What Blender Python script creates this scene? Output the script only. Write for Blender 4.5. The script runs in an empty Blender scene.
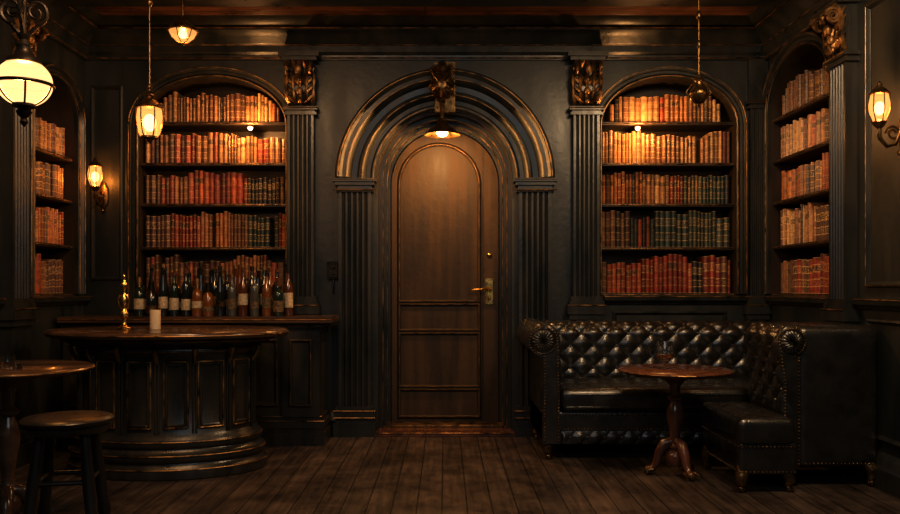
import bpy, bmesh, math, random
from math import pi, sin, cos, radians, sqrt
from mathutils import Vector
random.seed(11)
scn = bpy.context.scene

# ------------------------------------------------------------------ materials
def newmat(name):
    m = bpy.data.materials.new(name); m.use_nodes = True
    nt = m.node_tree
    return m, nt, nt.nodes['Principled BSDF']

def mat(name, c1, c2=None, rough=0.4, rvar=0.1, metal=0.0, scale=(6,6,6), bump=0.1, bscale=40, coat=0.0, detail=6, spec=0.5):
    m, nt, b = newmat(name)
    N, L = nt.nodes, nt.links
    tc = N.new('ShaderNodeTexCoord'); mp = N.new('ShaderNodeMapping')
    mp.inputs['Scale'].default_value = scale
    L.new(tc.outputs['Object'], mp.inputs['Vector'])
    no = N.new('ShaderNodeTexNoise'); no.inputs['Scale'].default_value = 1.0; no.inputs['Detail'].default_value = detail
    L.new(mp.outputs[0], no.inputs['Vector'])
    cr = N.new('ShaderNodeValToRGB')
    cr.color_ramp.elements[0].position = 0.35; cr.color_ramp.elements[1].position = 0.68
    cr.color_ramp.elements[0].color = (*c1, 1); cr.color_ramp.elements[1].color = (*(c2 or c1), 1)
    L.new(no.outputs['Fac'], cr.inputs[0]); L.new(cr.outputs[0], b.inputs['Base Color'])
    mr = N.new('ShaderNodeMapRange'); mr.inputs['From Min'].default_value = .3; mr.inputs['From Max'].default_value = .7
    mr.inputs['To Min'].default_value = rough - rvar; mr.inputs['To Max'].default_value = rough + rvar
    L.new(no.outputs['Fac'], mr.inputs['Value']); L.new(mr.outputs[0], b.inputs['Roughness'])
    b.inputs['Metallic'].default_value = metal
    b.inputs['Coat Weight'].default_value = coat
    b.inputs['Specular IOR Level'].default_value = spec
    if bump > 0:
        n2 = N.new('ShaderNodeTexNoise'); n2.inputs['Scale'].default_value = bscale; n2.inputs['Detail'].default_value = 4
        L.new(tc.outputs['Object'], n2.inputs['Vector'])
        bp = N.new('ShaderNodeBump'); bp.inputs['Strength'].default_value = bump; bp.inputs['Distance'].default_value = 0.01
        L.new(n2.outputs['Fac'], bp.inputs['Height']); L.new(bp.outputs[0], b.inputs['Normal'])
    return m

M_WALL = mat('wall_dark_painted_wood', (.011,.0150,.0158), (.030,.031,.027), .42, .1, scale=(5,5,1.2), bump=.15, bscale=25)
M_TRIM = mat('trim_dark_wood', (.011,.0145,.0148), (.032,.030,.025), .34, .08, scale=(8,8,2), bump=.12, bscale=30)
M_NICHE = mat('bookcase_wood', (.020,.013,.009), (.040,.024,.014), .45, .1, scale=(6,6,2), bump=.1)
M_GOLD = mat('gilding_and_lit_edges', (.055,.033,.014), (.36,.21,.085), .38, .12, metal=.8, scale=(14,14,14), bump=.2, bscale=60)  # gilding on ornaments; on moulding beads it paints edges catching lamplight
M_BRASS = mat('brass', (.48,.29,.09), (.70,.46,.16), .25, .08, metal=1, scale=(20,20,20), bump=.05)
M_BRONZE = mat('dark_bronze', (.07,.045,.021), (.26,.16,.066), .33, .1, metal=.9, scale=(25,25,25), bump=.3, bscale=70)
M_IRON = mat('black_iron', (.015,.013,.012), (.04,.03,.022), .4, .1, metal=.7, bump=.1)
M_DOOR = mat('door_wood', (.022,.014,.008), (.058,.034,.017), .58, .08, scale=(14,14,1.3), bump=.25, bscale=20, spec=.35)
M_LEATHER = mat('black_leather', (.009,.009,.0085), (.020,.0175,.0145), .27, .05, scale=(9,9,9), bump=.22, bscale=110, spec=.8, coat=.15)
M_BARTOP = mat('bar_top_wood', (.045,.024,.014), (.11,.058,.030), .24, .06, scale=(2,14,14), bump=.05, coat=.3)
M_BAR = mat('bar_dark_wood', (.011,.0125,.0125), (.034,.028,.021), .32, .08, scale=(10,10,2), bump=.1)
M_REDWOOD = mat('mahogany', (.07,.027,.014), (.15,.058,.028), .26, .08, scale=(14,14,3), bump=.06, coat=.3)
M_STOOL = mat('stool_wood', (.010,.008,.007), (.026,.019,.014), .32, .06, scale=(12,12,3), bump=.08)
M_LABEL = mat('paper_label', (.26,.22,.15), (.55,.47,.34), .7, .05, scale=(60,60,60), bump=0)
M_LABEL2 = mat('dark_label', (.03,.025,.02), (.20,.13,.05), .6, .05, scale=(70,70,70), bump=0)
M_CREAM = mat('cream_ceramic', (.62,.52,.38), (.72,.62,.46), .35, .05, bump=0)

def glassy(name, col, rough=.06):
    m, nt, b = newmat(name)
    b.inputs['Base Color'].default_value = (*col, 1); b.inputs['Roughness'].default_value = rough
    b.inputs['Coat Weight'].default_value = .6
    return m
BG = [glassy('bottle_glass_dark', (.010,.012,.011)), glassy('bottle_glass_amber', (.08,.026,.008)),
      glassy('bottle_glass_green', (.010,.019,.012)), glassy('bottle_glass_clear', (.07,.07,.062)), glassy('bottle_whisky', (.15,.055,.011))]
def realglass(name, col=(1,1,1)):
    m, nt, b = newmat(name)
    b.inputs['Base Color'].default_value = (*col,1); b.inputs['Roughness'].default_value = .03
    b.inputs['Transmission Weight'].default_value = 1; b.inputs['IOR'].default_value = 1.45
    return m
M_GLASS = realglass('clear_glass', (.95,.95,.92)); M_AMBERG = realglass('amber_drink', (.9,.42,.10))

def glow(name, col, strength, transp=.5):
    m, nt, b = newmat(name); N, L = nt.nodes, nt.links
    N.remove(b); out = N['Material Output']
    e = N.new('ShaderNodeEmission'); e.inputs[0].default_value = (*col,1); e.inputs[1].default_value = strength
    t = N.new('ShaderNodeBsdfTransparent'); t.inputs[0].default_value=(1,.80,.52,1)
    mx = N.new('ShaderNodeMixShader'); mx.inputs[0].default_value = 1-transp
    L.new(t.outputs[0], mx.inputs[1]); L.new(e.outputs[0], mx.inputs[2]); L.new(mx.outputs[0], out.inputs[0])
    return m
M_GLOBE = glow('lit_opal_globe', (1,.58,.27), 1.75, .22)
M_LANT = glow('lit_lantern_glass', (1,.50,.16), 1.6, .45)
M_BULB = glow('lit_bulb', (1,.68,.36), 8, .2)
M_AMBB = glow('lit_amber_bowl', (1,.47,.15), 1.5, .45)

def plankmat(name, ca, cb, mortar, length, width, rot, rough, bumpd=.3):
    m, nt, b = newmat(name); N, L = nt.nodes, nt.links
    tc = N.new('ShaderNodeTexCoord'); mp = N.new('ShaderNodeMapping'); mp.inputs['Rotation'].default_value = (0,0,rot)
    L.new(tc.outputs['Object'], mp.inputs['Vector'])
    br = N.new('ShaderNodeTexBrick'); br.offset = .37; br.offset_frequency = 3
    br.inputs['Scale'].default_value = 1; br.inputs['Brick Width'].default_value = length
    br.inputs['Row Height'].default_value = width; br.inputs['Mortar Size'].default_value = .0035
    br.inputs['Mortar Smooth'].default_value = .3
    br.inputs['Color1'].default_value = (*ca,1); br.inputs['Color2'].default_value = (*cb,1); br.inputs['Mortar'].default_value = (*mortar,1)
    L.new(mp.outputs[0], br.inputs['Vector'])
    m2 = N.new('ShaderNodeMapping'); m2.inputs['Scale'].default_value = (1.6,22,1)
    L.new(mp.outputs[0], m2.inputs['Vector'])
    no = N.new('ShaderNodeTexNoise'); no.inputs['Scale'].default_value = 1.5; no.inputs['Detail'].default_value = 8
    L.new(m2.outputs[0], no.inputs['Vector'])
    n3 = N.new('ShaderNodeTexNoise'); n3.inputs['Scale'].default_value = 3.4; n3.inputs['Detail'].default_value = 10; n3.inputs['Roughness'].default_value=.75
    L.new(mp.outputs[0], n3.inputs['Vector'])
    mr = N.new('ShaderNodeMapRange'); mr.inputs['From Min'].default_value=.3; mr.inputs['From Max'].default_value=.7
    mr.inputs['To Min'].default_value=.55; mr.inputs['To Max'].default_value=1.45
    L.new(no.outputs['Fac'], mr.inputs['Value'])
    mr3 = N.new('ShaderNodeMapRange'); mr3.inputs['From Min'].default_value=.38; mr3.inputs['From Max'].default_value=.62
    mr3.inputs['To Min'].default_value=.6; mr3.inputs['To Max'].default_value=1.35
    L.new(n3.outputs['Fac'], mr3.inputs['Value'])
    mu = N.new('ShaderNodeMath'); mu.operation='MULTIPLY'; L.new(mr.outputs[0], mu.inputs[0]); L.new(mr3.outputs[0], mu.inputs[1])
    vm = N.new('ShaderNodeVectorMath'); vm.operation='SCALE'
    L.new(br.outputs['Color'], vm.inputs[0]); L.new(mu.outputs[0], vm.inputs['Scale'])
    L.new(vm.outputs[0], b.inputs['Base Color'])
    mr2 = N.new('ShaderNodeMapRange'); mr2.inputs['From Min'].default_value=.35; mr2.inputs['From Max'].default_value=.65
    mr2.inputs['To Min'].default_value=rough-.12; mr2.inputs['To Max'].default_value=rough+.15
    L.new(n3.outputs['Fac'], mr2.inputs['Value']); L.new(mr2.outputs[0], b.inputs['Roughness'])
    ad = N.new('ShaderNodeMath'); ad.operation='MULTIPLY_ADD'; ad.inputs[1].default_value=-1.0
    L.new(br.outputs['Fac'], ad.inputs[0]); 
    m5 = N.new('ShaderNodeMath'); m5.operation='MULTIPLY'; m5.inputs[1].default_value=.35; L.new(no.outputs['Fac'], m5.inputs[0]); L.new(m5.outputs[0], ad.inputs[2])
    bp = N.new('ShaderNodeBump'); bp.inputs['Strength'].default_value = bumpd; bp.inputs['Distance'].default_value=.006
    L.new(ad.outputs[0], bp.inputs['Height']); L.new(bp.outputs[0], b.inputs['Normal'])
    return m
M_FLOOR = plankmat('floor_planks', (.072,.052,.040), (.048,.035,.027), (.003,.002,.002), 1.9, .125, pi/2, .38, .5)
M_CEIL = plankmat('ceiling_planks', (.17,.072,.033), (.12,.052,.025), (.008,.004,.003), 3.0, .11, 0, .35, .4)

def bookmat():
    m, nt, b = newmat('leather_book_spines'); N, L = nt.nodes, nt.links
    a = N.new('ShaderNodeAttribute'); a.attribute_name='Col'
    k = N.new('ShaderNodeAttribute'); k.attribute_name='Bk'
    sp = N.new('ShaderNodeSeparateXYZ'); L.new(k.outputs['Color'], sp.inputs[0])
    def M(op, i0, i1=None, i2=None):
        n = N.new('ShaderNodeMath'); n.operation = op
        for j,i in enumerate((i0,i1,i2)):
            if i is None: continue
            if isinstance(i,(int,float)): n.inputs[j].default_value = i
            else: L.new(i, n.inputs[j])
        return n.outputs[0]
    v, r, w = sp.outputs[0], sp.outputs[1], sp.outputs[2]
    fr = M('FRACT', M('MULTIPLY_ADD', v, 5.0, .5))
    band = M('COMPARE', fr, .5, .07)
    tc = N.new('ShaderNodeTexCoord')
    no = N.new('ShaderNodeTexNoise'); no.inputs['Scale'].default_value=170; no.inputs['Detail'].default_value=2
    L.new(tc.outputs['Object'], no.inputs['Vector'])
    lab = M('COMPARE', v, .70, .075)
    txt = M('MULTIPLY', lab, M('GREATER_THAN', no.outputs['Fac'], .55))
    txt2 = M('MULTIPLY', M('COMPARE', v, .30, .05), M('GREATER_THAN', no.outputs['Fac'], .58))
    gold = M('MAXIMUM', band, M('MAXIMUM', txt, txt2))
    gold = M('MULTIPLY', gold, w)
    n2 = N.new('ShaderNodeTexNoise'); n2.inputs['Scale'].default_value=35; n2.inputs['Detail'].default_value=5
    L.new(tc.outputs['Object'], n2.inputs['Vector'])
    mr = N.new('ShaderNodeMapRange'); mr.inputs['From Min'].default_value=.3; mr.inputs['From Max'].default_value=.7
    mr.inputs['To Min'].default_value=.5; mr.inputs['To Max'].default_value=1.4; L.new(n2.outputs['Fac'], mr.inputs['Value'])
    dark = M('MULTIPLY', M('GREATER_THAN', r, .55), lab)
    sc = M('MULTIPLY', mr.outputs[0], M('MULTIPLY_ADD', dark, -.75, 1.0))
    vm = N.new('ShaderNodeVectorMath'); vm.operation='SCALE'; L.new(a.outputs['Color'], vm.inputs[0]); L.new(sc, vm.inputs['Scale'])
    mx = N.new('ShaderNodeMix'); mx.data_type='RGBA'
    L.new(gold, mx.inputs['Factor']); L.new(vm.outputs[0], mx.inputs[6]); mx.inputs[7].default_value=(.60,.38,.15,1)
    L.new(mx.outputs[2], b.inputs['Base Color'])
    L.new(M('MULTIPLY', gold, .4), b.inputs['Metallic']); b.inputs['Roughness'].default_value=.42
    bp = N.new('ShaderNodeBump'); bp.inputs['Strength'].default_value=.4; bp.inputs['Distance'].default_value=.003
    L.new(band, bp.inputs['Height']); L.new(bp.outputs[0], b.inputs['Normal'])
    return m
M_BOOK = bookmat()

# ------------------------------------------------------------------ mesh builder
class MB:
    def __init__(s, T=None):
        s.v=[]; s.f=[]; s.m=[]; s.T = T or (lambda a,b,c:(a,b,c))
    def add(s, vs, fs, mat=0):
        o=len(s.v); s.v += [s.T(*p) for p in vs]
        for f in fs: s.f.append([i+o for i in f]); s.m.append(mat)
    def box(s,a0,a1,b0,b1,c0,c1,mat=0):
        vs=[(a,b,c) for a in (a0,a1) for b in (b0,b1) for c in (c0,c1)]
        s.add(vs,[(0,1,3,2),(4,6,7,5),(0,4,5,1),(2,3,7,6),(0,2,6,4),(1,5,7,3)],mat)
    def lathe(s,prof,c=(0,0,0),seg=32,mat=0,sx=1,sy=1):
        vs=[];fs=[];n=len(prof)
        for i in range(seg):
            t=2*pi*i/seg
            for r,z in prof: vs.append((c[0]+r*cos(t)*sx, c[1]+r*sin(t)*sy, c[2]+z))
        for i in range(seg):
            j=(i+1)%seg
            for k in range(n-1): fs.append((i*n+k,j*n+k,j*n+k+1,i*n+k+1))
        if prof[0][0]>1e-5: fs.append([i*n for i in range(seg)][::-1])
        if prof[-1][0]>1e-5: fs.append([i*n+n-1 for i in range(seg)])
        s.add(vs,fs,mat)
    def sphere(s,c,r,mat=0,seg=12,sz=1,sx=1,sy=1):
        n=max(4,seg//2); s.lathe([(max(r*sin(pi*i/n),0),-r*cos(pi*i/n)*sz) for i in range(n+1)],c,seg,mat,sx,sy)
    def tube(s,pts,r,seg=8,mat=0,closed=False):
        pts=[Vector(p) for p in pts]; n=len(pts)
        if not isinstance(r,(list,tuple)): r=[r]*n
        vs=[];fs=[];up=None
        for i,p in enumerate(pts):
            a=pts[(i-1)%n] if (closed or i>0) else p; b=pts[(i+1)%n] if (closed or i<n-1) else p
            d=(b-a)
            if d.length<1e-9: d=Vector((0,0,1))
            d.normalize()
            if up is None: up=Vector((0,0,1)) if abs(d.z)<.9 else Vector((1,0,0))
            x=d.cross(up)
            if x.length<1e-4: x=d.cross(Vector((0,1,0)))
            x.normalize(); y=x.cross(d).normalized(); up=y
            for k in range(seg):
                t=2*pi*k/seg; q=p+(x*cos(t)+y*sin(t))*r[i]; vs.append(tuple(q))
        m=n if closed else n-1
        for i in range(m):
            j=(i+1)%n
            for k in range(seg):
                l=(k+1)%seg; fs.append((i*seg+k,i*seg+l,j*seg+l,j*seg+k))
        if not closed:
            fs.append(list(range(seg))[::-1]); fs.append([(n-1)*seg+k for k in range(seg)])
        s.add(vs,fs,mat)
    def extr(s,prof,u0,u1,mat=0):
        k=len(prof); vs=[(u0,n,z) for n,z in prof]+[(u1,n,z) for n,z in prof]
        fs=[(i,(i+1)%k,k+(i+1)%k,k+i) for i in range(k)]+[list(range(k)),list(range(k,2*k))[::-1]]
        s.add(vs,fs,mat)
    def plan(s,prof,z0,z1,mat=0):
        k=len(prof); vs=[(u,n,z0) for u,n in prof]+[(u,n,z1) for u,n in prof]
        fs=[(i,(i+1)%k,k+(i+1)%k,k+i) for i in range(k)]+[list(range(k)),list(range(k,2*k))[::-1]]
        s.add(vs,fs,mat)
    def sweep(s,path,prof,closed=False,mat=0):
        n=len(path);k=len(prof);vs=[]
        for i,(u,z) in enumerate(path):
            def dirn(a,b):
                d=Vector((b[0]-a[0],b[1]-a[1])); return d.normalized() if d.length>1e-9 else None
            d0=dirn(path[i-1],path[i]) if (closed or i>0) else None
            d1=dirn(path[i],path[(i+1)%n]) if (closed or i<n-1) else None
            d0=d0 or d1; d1=d1 or d0
            n0=Vector((-d0.y,d0.x)); n1=Vector((-d1.y,d1.x)); m=(n0+n1)
            m.normalize(); sc=1/max(.4,m.dot(n0))
            for o,h in prof: vs.append((u+m.x*o*sc,h,z+m.y*o*sc))
        fs=[]
        for i in range(n if closed else n-1):
            j=(i+1)%n
            for a in range(k):
                b=(a+1)%k; fs.append((i*k+a,i*k+b,j*k+b,j*k+a))
        if not closed: fs+= [list(range(k)), [(n-1)*k+a for a in range(k)][::-1]]
        s.add(vs,fs,mat)
    def bead(s,path,o,n,r,closed=False,mat=1):
        s.sweep(path,[(o+r*cos(2*pi*i/6),n+r*sin(2*pi*i/6)) for i in range(6)],closed,mat)
    def cushion(s,x0,x1,y0,y1,z0,z1,r,mat=0,puff=0.0):
        def samp(a,b):
            L=b-a; e=[0,.1,.3,.6,1]; o=[a+r*t for t in e]; k=max(2,int((L-2*r)/.06))
            o+=[a+r+(L-2*r)*i/k for i in range(1,k)]; o+=[b-r*t for t in e[::-1]]; return o
        X,Y,Z=samp(x0,x1),samp(y0,y1),samp(z0,z1)
        def P(x,y,z):
            q=Vector((min(max(x,x0+r),x1-r),min(max(y,y0+r),y1-r),min(max(z,z0+r),z1-r)))
            d=Vector((x,y,z))-q
            if d.length>1e-9:
                d=d.normalized()*r
            p=q+d
            if puff: 
                k=sin(pi*(x-x0)/(x1-x0))*sin(pi*(y-y0)/(y1-y0)); p.z += puff*max(0,k)**.5*(1 if z>(z0+z1)/2 else 0)
            return tuple(p)
        def grid(A,B,f):
            vs=[f(a,b) for a in A for b in B]; nb=len(B)
            s.add(vs,[(i*nb+j,(i+1)*nb+j,(i+1)*nb+j+1,i*nb+j+1) for i in range(len(A)-1) for j in range(nb-1)],mat)
        for z in (z0,z1): grid(X,Y,lambda a,b:P(a,b,z))
        for y in (y0,y1): grid(X,Z,lambda a,b:P(a,y,b))
        for x in (x0,x1): grid(Y,Z,lambda a,b:P(x,a,b))
    def obj(s,name,mats,bevel=0,merge=True,sharp=35,smooth=True,ontop=None):
        me=bpy.data.meshes.new(name)
        xs=[p[0] for p in s.v];ys=[p[1] for p in s.v];zs=[p[2] for p in s.v]
        o=Vector(((min(xs)+max(xs))/2,(min(ys)+max(ys))/2,min(zs)))
        me.from_pydata([(p[0]-o.x,p[1]-o.y,p[2]-o.z) for p in s.v],[],s.f)
        for m in mats: me.materials.append(m)
        for p,mi in zip(me.polygons,s.m): p.material_index=mi
        bm=bmesh.new(); bm.from_mesh(me)
        if merge: bmesh.ops.remove_doubles(bm,verts=bm.verts,dist=1e-5)
        bmesh.ops.recalc_face_normals(bm,faces=bm.faces); bm.to_mesh(me); bm.free()
        if smooth:
            for p in me.polygons: p.use_smooth=True
            me.set_sharp_from_angle(angle=radians(sharp))
        ob=bpy.data.objects.new(name,me); ob.location=o; scn.collection.objects.link(ob)
        if bevel>0:
            b=ob.modifiers.new('bevel','BEVEL'); b.width=bevel; b.segments=2; b.limit_method='ANGLE'; b.angle_limit=radians(40)
        return ob

LP=3.6
def light(kind,name,loc,power,col,size=.05,parent=None,target=None,spot=None,blend=.6):
    l=bpy.data.lights.new(name,kind); l.energy=power*(LP if kind!='AREA' else 1); l.color=col
    if kind=='AREA': l.size=size
    else: l.shadow_soft_size=size
    if spot: l.spot_size=radians(spot); l.spot_blend=blend
    o=bpy.data.objects.new(name,l); scn.collection.objects.link(o)
    loc=Vector(loc)
    if target is not None: o.rotation_euler=(Vector(target)-loc).to_track_quat('-Z','Y').to_euler()
    if parent: o.parent=parent; o.location=loc-parent.location
    else: o.location=loc
    return o

WARM=(1,.50,.18); XL,XR,H=-2.69,2.41,3.05
TB=lambda u,n,z:(u,-n,z)
TL=lambda u,n,z:(XL+n,-u,z)
TR=lambda u,n,z:(XR-n,-u,z)

# ------------------------------------------------------------------ room shell
def archz(op,u):
    ua,ub,zb,zs,rise,dep=op; c=(ua+ub)/2; a=(ub-ua)/2
    return zs+rise*sqrt(max(0,1-((u-c)/a)**2))
def archpath(op,z0=None,N=40,g=0):
    ua,ub,zb,zs,rise,dep=op; c=(ua+ub)/2; a=(ub-ua)/2
    z0=zb if z0 is None else z0
    return [(ua-g,z0)]+[(c-(a+g)*cos(pi*i/N),zs+(rise+g)*sin(pi*i/N)) for i in range(N+1)]+[(ub+g,z0)]
def wall(name,T,u0,u1,ops,nichemat=1):
    mb=MB(T); u=u0
    def q(a,b,za,zb): 
        if zb-za>1e-6: mb.add([(a,0,za),(b,0,za),(b,0,zb),(a,0,zb)],[(0,1,2,3)])
    for op in sorted(ops):
        ua,ub,zb,zs,rise,dep=op
        q(u,ua,0,H); q(ua,ub,0,zb)
        N=40; c=(ua+ub)/2; a=(ub-ua)/2
        us=[c-a*cos(pi*i/N) for i in range(N+1)]
        for i in range(N):
            z1,z2=archz(op,us[i]),archz(op,us[i+1])
            mb.add([(us[i],0,z1),(us[i+1],0,z2),(us[i+1],0,H),(us[i],0,H)],[(0,1,2,3)])
            mb.add([(us[i],0,z1),(us[i+1],0,z2),(us[i+1],-dep,z2),(us[i],-dep,z1)],[(0,1,2,3)],nichemat)
            mb.add([(us[i],-dep,zb),(us[i+1],-dep,zb),(us[i+1],-dep,z2),(us[i],-dep,z1)],[(0,1,2,3)],nichemat)
        for uu in (ua,ub): mb.add([(uu,0,zb),(uu,-dep,zb),(uu,-dep,zs),(uu,0,zs)],[(0,1,2,3)],nichemat)
        mb.add([(ua,0,zb),(ub,0,zb),(ub,-dep,zb),(ua,-dep,zb)],[(0,1,2,3)],nichemat)
        u=ub
    q(u,u1,0,H)
    return mb.obj(name,[M_WALL,M_NICHE],smooth=False,merge=False)

OP_L=(-2.276,-1.185,.90,2.30,.36,.27)
OP_R=(1.165,2.165,1.03,2.30,.36,.27)
OP_D=(-.50,.50,0,1.90,.50,.36)
OP_LL=(.17,.80,1.03,2.28,.26,.26)
OP_RR=(.06,1.04,1.03,2.36,.36,.27)
wall('wall_back',TB,XL,XR,[OP_L,OP_R,OP_D])
wall('wall_left',TL,0,6.8,[OP_LL])
wall('wall_right',TR,0,6.8,[OP_RR])
mb=MB(); mb.box(XL-.4,XR+.4,-6.8,.45,-.05,0); mb.obj('floor',[M_FLOOR],smooth=False)
mb=MB(); mb.box(XL-.4,XR+.4,-6.8,.45,H,H+.05); mb.obj('ceiling',[M_CEIL],smooth=False)

# cornices
cor=[(0,2.79),(.025,2.79),(.03,2.82),(.05,2.84),(.05,2.885),(.075,2.90),(.10,2.94),(.15,2.965),(.16,2.97),(.16,2.995),(.20,3.01),(.23,3.05),(0,3.05)]
for k,(T,a,b) in enumerate([(TB,XL,XR),(TL,0,6.7),(TR,0,6.7)]):
    mb=MB(T); mb.extr(cor,a,b)
    for n,z,r in [(.032,2.80,.006),(.055,2.892,.006),(.165,2.983,.006)]: mb.tube([(a,n,z),(b,n,z)],r,6,1)
    mb.obj('trim_%d'%(k+1),[M_TRIM,M_GOLD])
mb=MB()
for y in (-.78,-2.2,-3.6,-5.0):
    mb.box(XL+.2,XR-.2,y-.09,y+.09,2.95,3.05); mb.box(XL+.2,XR-.2,y-.12,y+.12,3.01,3.05)
mb.obj('ceiling_beams',[M_TRIM],bevel=.006)

aprof=[(0,0),(0,.03),(.012,.042),(.026,.028),(.045,.03),(.055,.05),(.075,.052),(.08,0)]
TN=[10]
def casing(T,op,z0):
    mb=MB(T); p=archpath(op,z0); mb.sweep(p,aprof); mb.bead(p,.008,.040,.0045); mb.bead(p,.068,.052,.0035)  # gold beads put the warm edge highlight into the moulding's colour
    TN[0]+=1
    return mb.obj('trim_%d'%TN[0],[M_TRIM,M_GOLD])
casing(TB,OP_L,.93); casing(TB,OP_R,1.05)
casing(TL,OP_LL,1.05); casing(TR,OP_RR,1.05)

def panel(mb,u0,u1,z0,z1,g=False):
    p=[(u0,z0),(u0,z1),(u1,z1),(u1,z0)]
    mb.sweep(p,[(0,0),(0,.012),(-.012,.02),(-.024,.008),(-.03,0)],True)
    if g: mb.bead(p,-.006,.018,.003,True)
rail=[(0,.97),(.02,.975),(.03,.99),(.05,1.0),(.055,1.02),(.055,1.035),(0,1.04)]
base=[(0,0),(.05,0),(.05,.11),(.035,.13),(.03,.16),(.015,.18),(0,.19)]
def dado(name,T,segs,rails,pans):
    mb=MB(T)
    for a,b in rails: mb.extr(rail,a,b); mb.tube([(a,.056,1.028),(b,.056,1.028)],.004,6,1)
    for a,b in segs: mb.extr(base,a,b)
    for p in pans: panel(mb,*p)
    return mb.obj(name,[M_TRIM,M_GOLD])
dado('baseboard_back',TB,[(-.86,-.80),(.80,.93),(1.18,2.40)],[(1.18,XR)],[(1.25,2.1,.25,.92),(-2.64,-2.40,1.15,2.6)])
dado('baseboard_left',TL,[(0.5,6.7)],[(.0,.85),(1.18,6.7)],[(1.25,1.95,1.1,2.7,True),(1.25,1.95,.25,.92),(2.05,2.9,1.1,2.7),(2.05,2.9,.25,.92)])
dado('baseboard_right',TR,[(.0,6.7)],[(.0,1.05),(1.35,6.7)],[(1.42,1.95,1.1,2.7,True),(1.42,1.95,.25,.92),(2.05,2.9,1.1,2.7),(2.05,2.9,.25,.92)])

# ------------------------------------------------------------------ pilasters
def fluted(mb,u,w,z0,z1,n0,nf,mat=0):
    a=u-w/2; pr=[(a,0),(a,n0)]; e=w*.07; fw=(w-2*e)/nf
    for i in range(nf):
        s=a+e+i*fw; g=fw*.16
        pr.append((s+g,n0))
        for k in range(1,6):
            t=k/6; pr.append((s+g+(fw-2*g)*t,n0-(fw*.42)*sin(pi*t)))
        pr.append((s+fw-g,n0))
    pr+=[(a+w,n0),(a+w,0)]
    mb.plan(pr,z0,z1,mat)
def steps(mb,u,w,n0,lst,mat=0):
    for z0,z1,ex in lst: mb.box(u-w/2-ex,u+w/2+ex,0,n0+ex,z0,z1,mat)
def corbel(mb,u,w,z0,z1,n0):
    h=z1-z0
    pr=[]; K=16
    for i in range(K+1):
        t=i/K; n=n0*.6+.03*sin(pi*t*1.6)+.10*t**2
        pr.append((n,z0+h*t))
    mb.extr([(0,z0)]+pr+[(0,z1)],u-w*.42,u+w*.42,0)
    for j in range(-2,3):
        uu=u+j*w*.19
        mb.tube([(uu*1.0+0.25*(uu-u)*sin(pi*i/K),p[0]+.012,p[1]) for i,p in enumerate(pr)],[.007+.011*abs(sin(2.5*pi*i/K)) for i in range(K+1)],6,1)
    for sgn in (-1,1):
        cu=u+sgn*w*.40
        pts=[]
        for i in range(26):
            t=i/25*2.3*2*pi; r=.048*(1-i/25*.85); pts.append((cu,n0*.6+.095+r*cos(t),z1-.07+r*sin(t)))
        mb.tube(pts,[.014*(1-i/25*.5) for i in range(26)],6,1)
        for q in range(4):
            zc=z0+h*(.18+.19*q); 
            mb.tube([(u+sgn*w*.1,n0+.0,zc-.03),(u+sgn*w*.3,n0+.03,zc-.01),(u+sgn*w*.47,n0+.02,zc+.03),(u+sgn*w*.5,n0-.0,zc+.055)],[.012,.016,.012,.004],6,1)
    for q,(zz,rr) in enumerate([(.12,.018),(.33,.024),(.56,.028),(.78,.03)]):
        mb.sphere((u,n0*.6+.05+.10*zz**2,z0+h*zz),rr,1,10,1.3)
PN=[3]
def pil(T,u,w,zb,zc,nf=5,corb=True,n0=.07):
    mb=MB(T)
    steps(mb,u,w,n0,[(0,.13,.03),(.13,.16,.015),(.16,zb-.17,.0),(zb-.17,zb-.13,.02),(zb-.13,zb-.06,.035),(zb-.06,zb-.03,.02),(zb-.03,zb,.01)])
    fluted(mb,u,w*.9,zb,zc,n0,nf)
    mb.tube([(u-w/2-.035,n0+.036,zb-.065),(u+w/2+.035,n0+.036,zb-.065)],.005,6,1)
    steps(mb,u,w,n0,[(zc,zc+.02,.012),(zc+.02,zc+.035,.0),(zc+.035,zc+.06,.02)])
    mb.tube([(u-w/2-.02,n0+.022,zc+.05),(u+w/2+.02,n0+.022,zc+.05)],.005,6,1)
    if corb:
        mb.box(u-w*.46,u+w*.46,0,n0*.6,zc+.06,2.79)
        corbel(mb,u,w,zc+.06,2.76,n0)
        steps(mb,u,w,n0+.04,[(2.76,2.785,.02),(2.785,2.82,.04)])
    else: mb.box(u-w/2,u+w/2,0,n0*.7,zc+.06,2.79)
    PN[0]+=1
    return mb.obj('trim_%d'%PN[0],[M_TRIM,M_GOLD],bevel=0)
pil(TB,-1.067,.215,1.03,2.37)
pil(TB,1.045,.215,1.03,2.37)
pil(TL,1.02,.22,1.03,2.42)
pil(TR,1.20,.22,1.03,2.42)
pil(TB,2.315,.12,1.03,2.42,3,False,.05)

# ------------------------------------------------------------------ door surround + door
mb=MB(TB)
for sg in (-1,1):
    u=sg*.665; w=.25
    steps(mb,u,w,.08,[(0,.10,.03),(.10,.14,.015),(.14,.19,.028),(.19,.22,.012),(1.80,1.82,.012),(1.82,1.85,.0),(1.85,1.875,.02),(1.875,1.90,.035)])
    fluted(mb,u,w*.95,.22,1.80,.08,5)
    for z in (.19,.14,1.812,1.89): mb.tube([(u-w/2-.03,.112,z),(u+w/2+.03,.112,z)],.005,6,1)
K=48
ap=[(-.51*cos(pi*i/K),1.90+.51*sin(pi*i/K)) for i in range(K+1)]
mb.sweep(ap,[(0,0),(0,.05),(.012,.065),(.03,.065),(.045,.04),(.075,.04),(.09,.075),(.105,.085),(.125,.08),(.14,.05),(.18,.055),(.195,.095),(.215,.11),(.245,.11),(.265,.125),(.285,.12),(.30,.09),(.30,0)])
for o,n,r in [(.02,.066,.004),(.105,.087,.004),(.215,.112,.004),(.275,.125,.005)]: mb.bead(ap,o,n,r)  # gold lines painting lamplight caught along the arch edges
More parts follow.
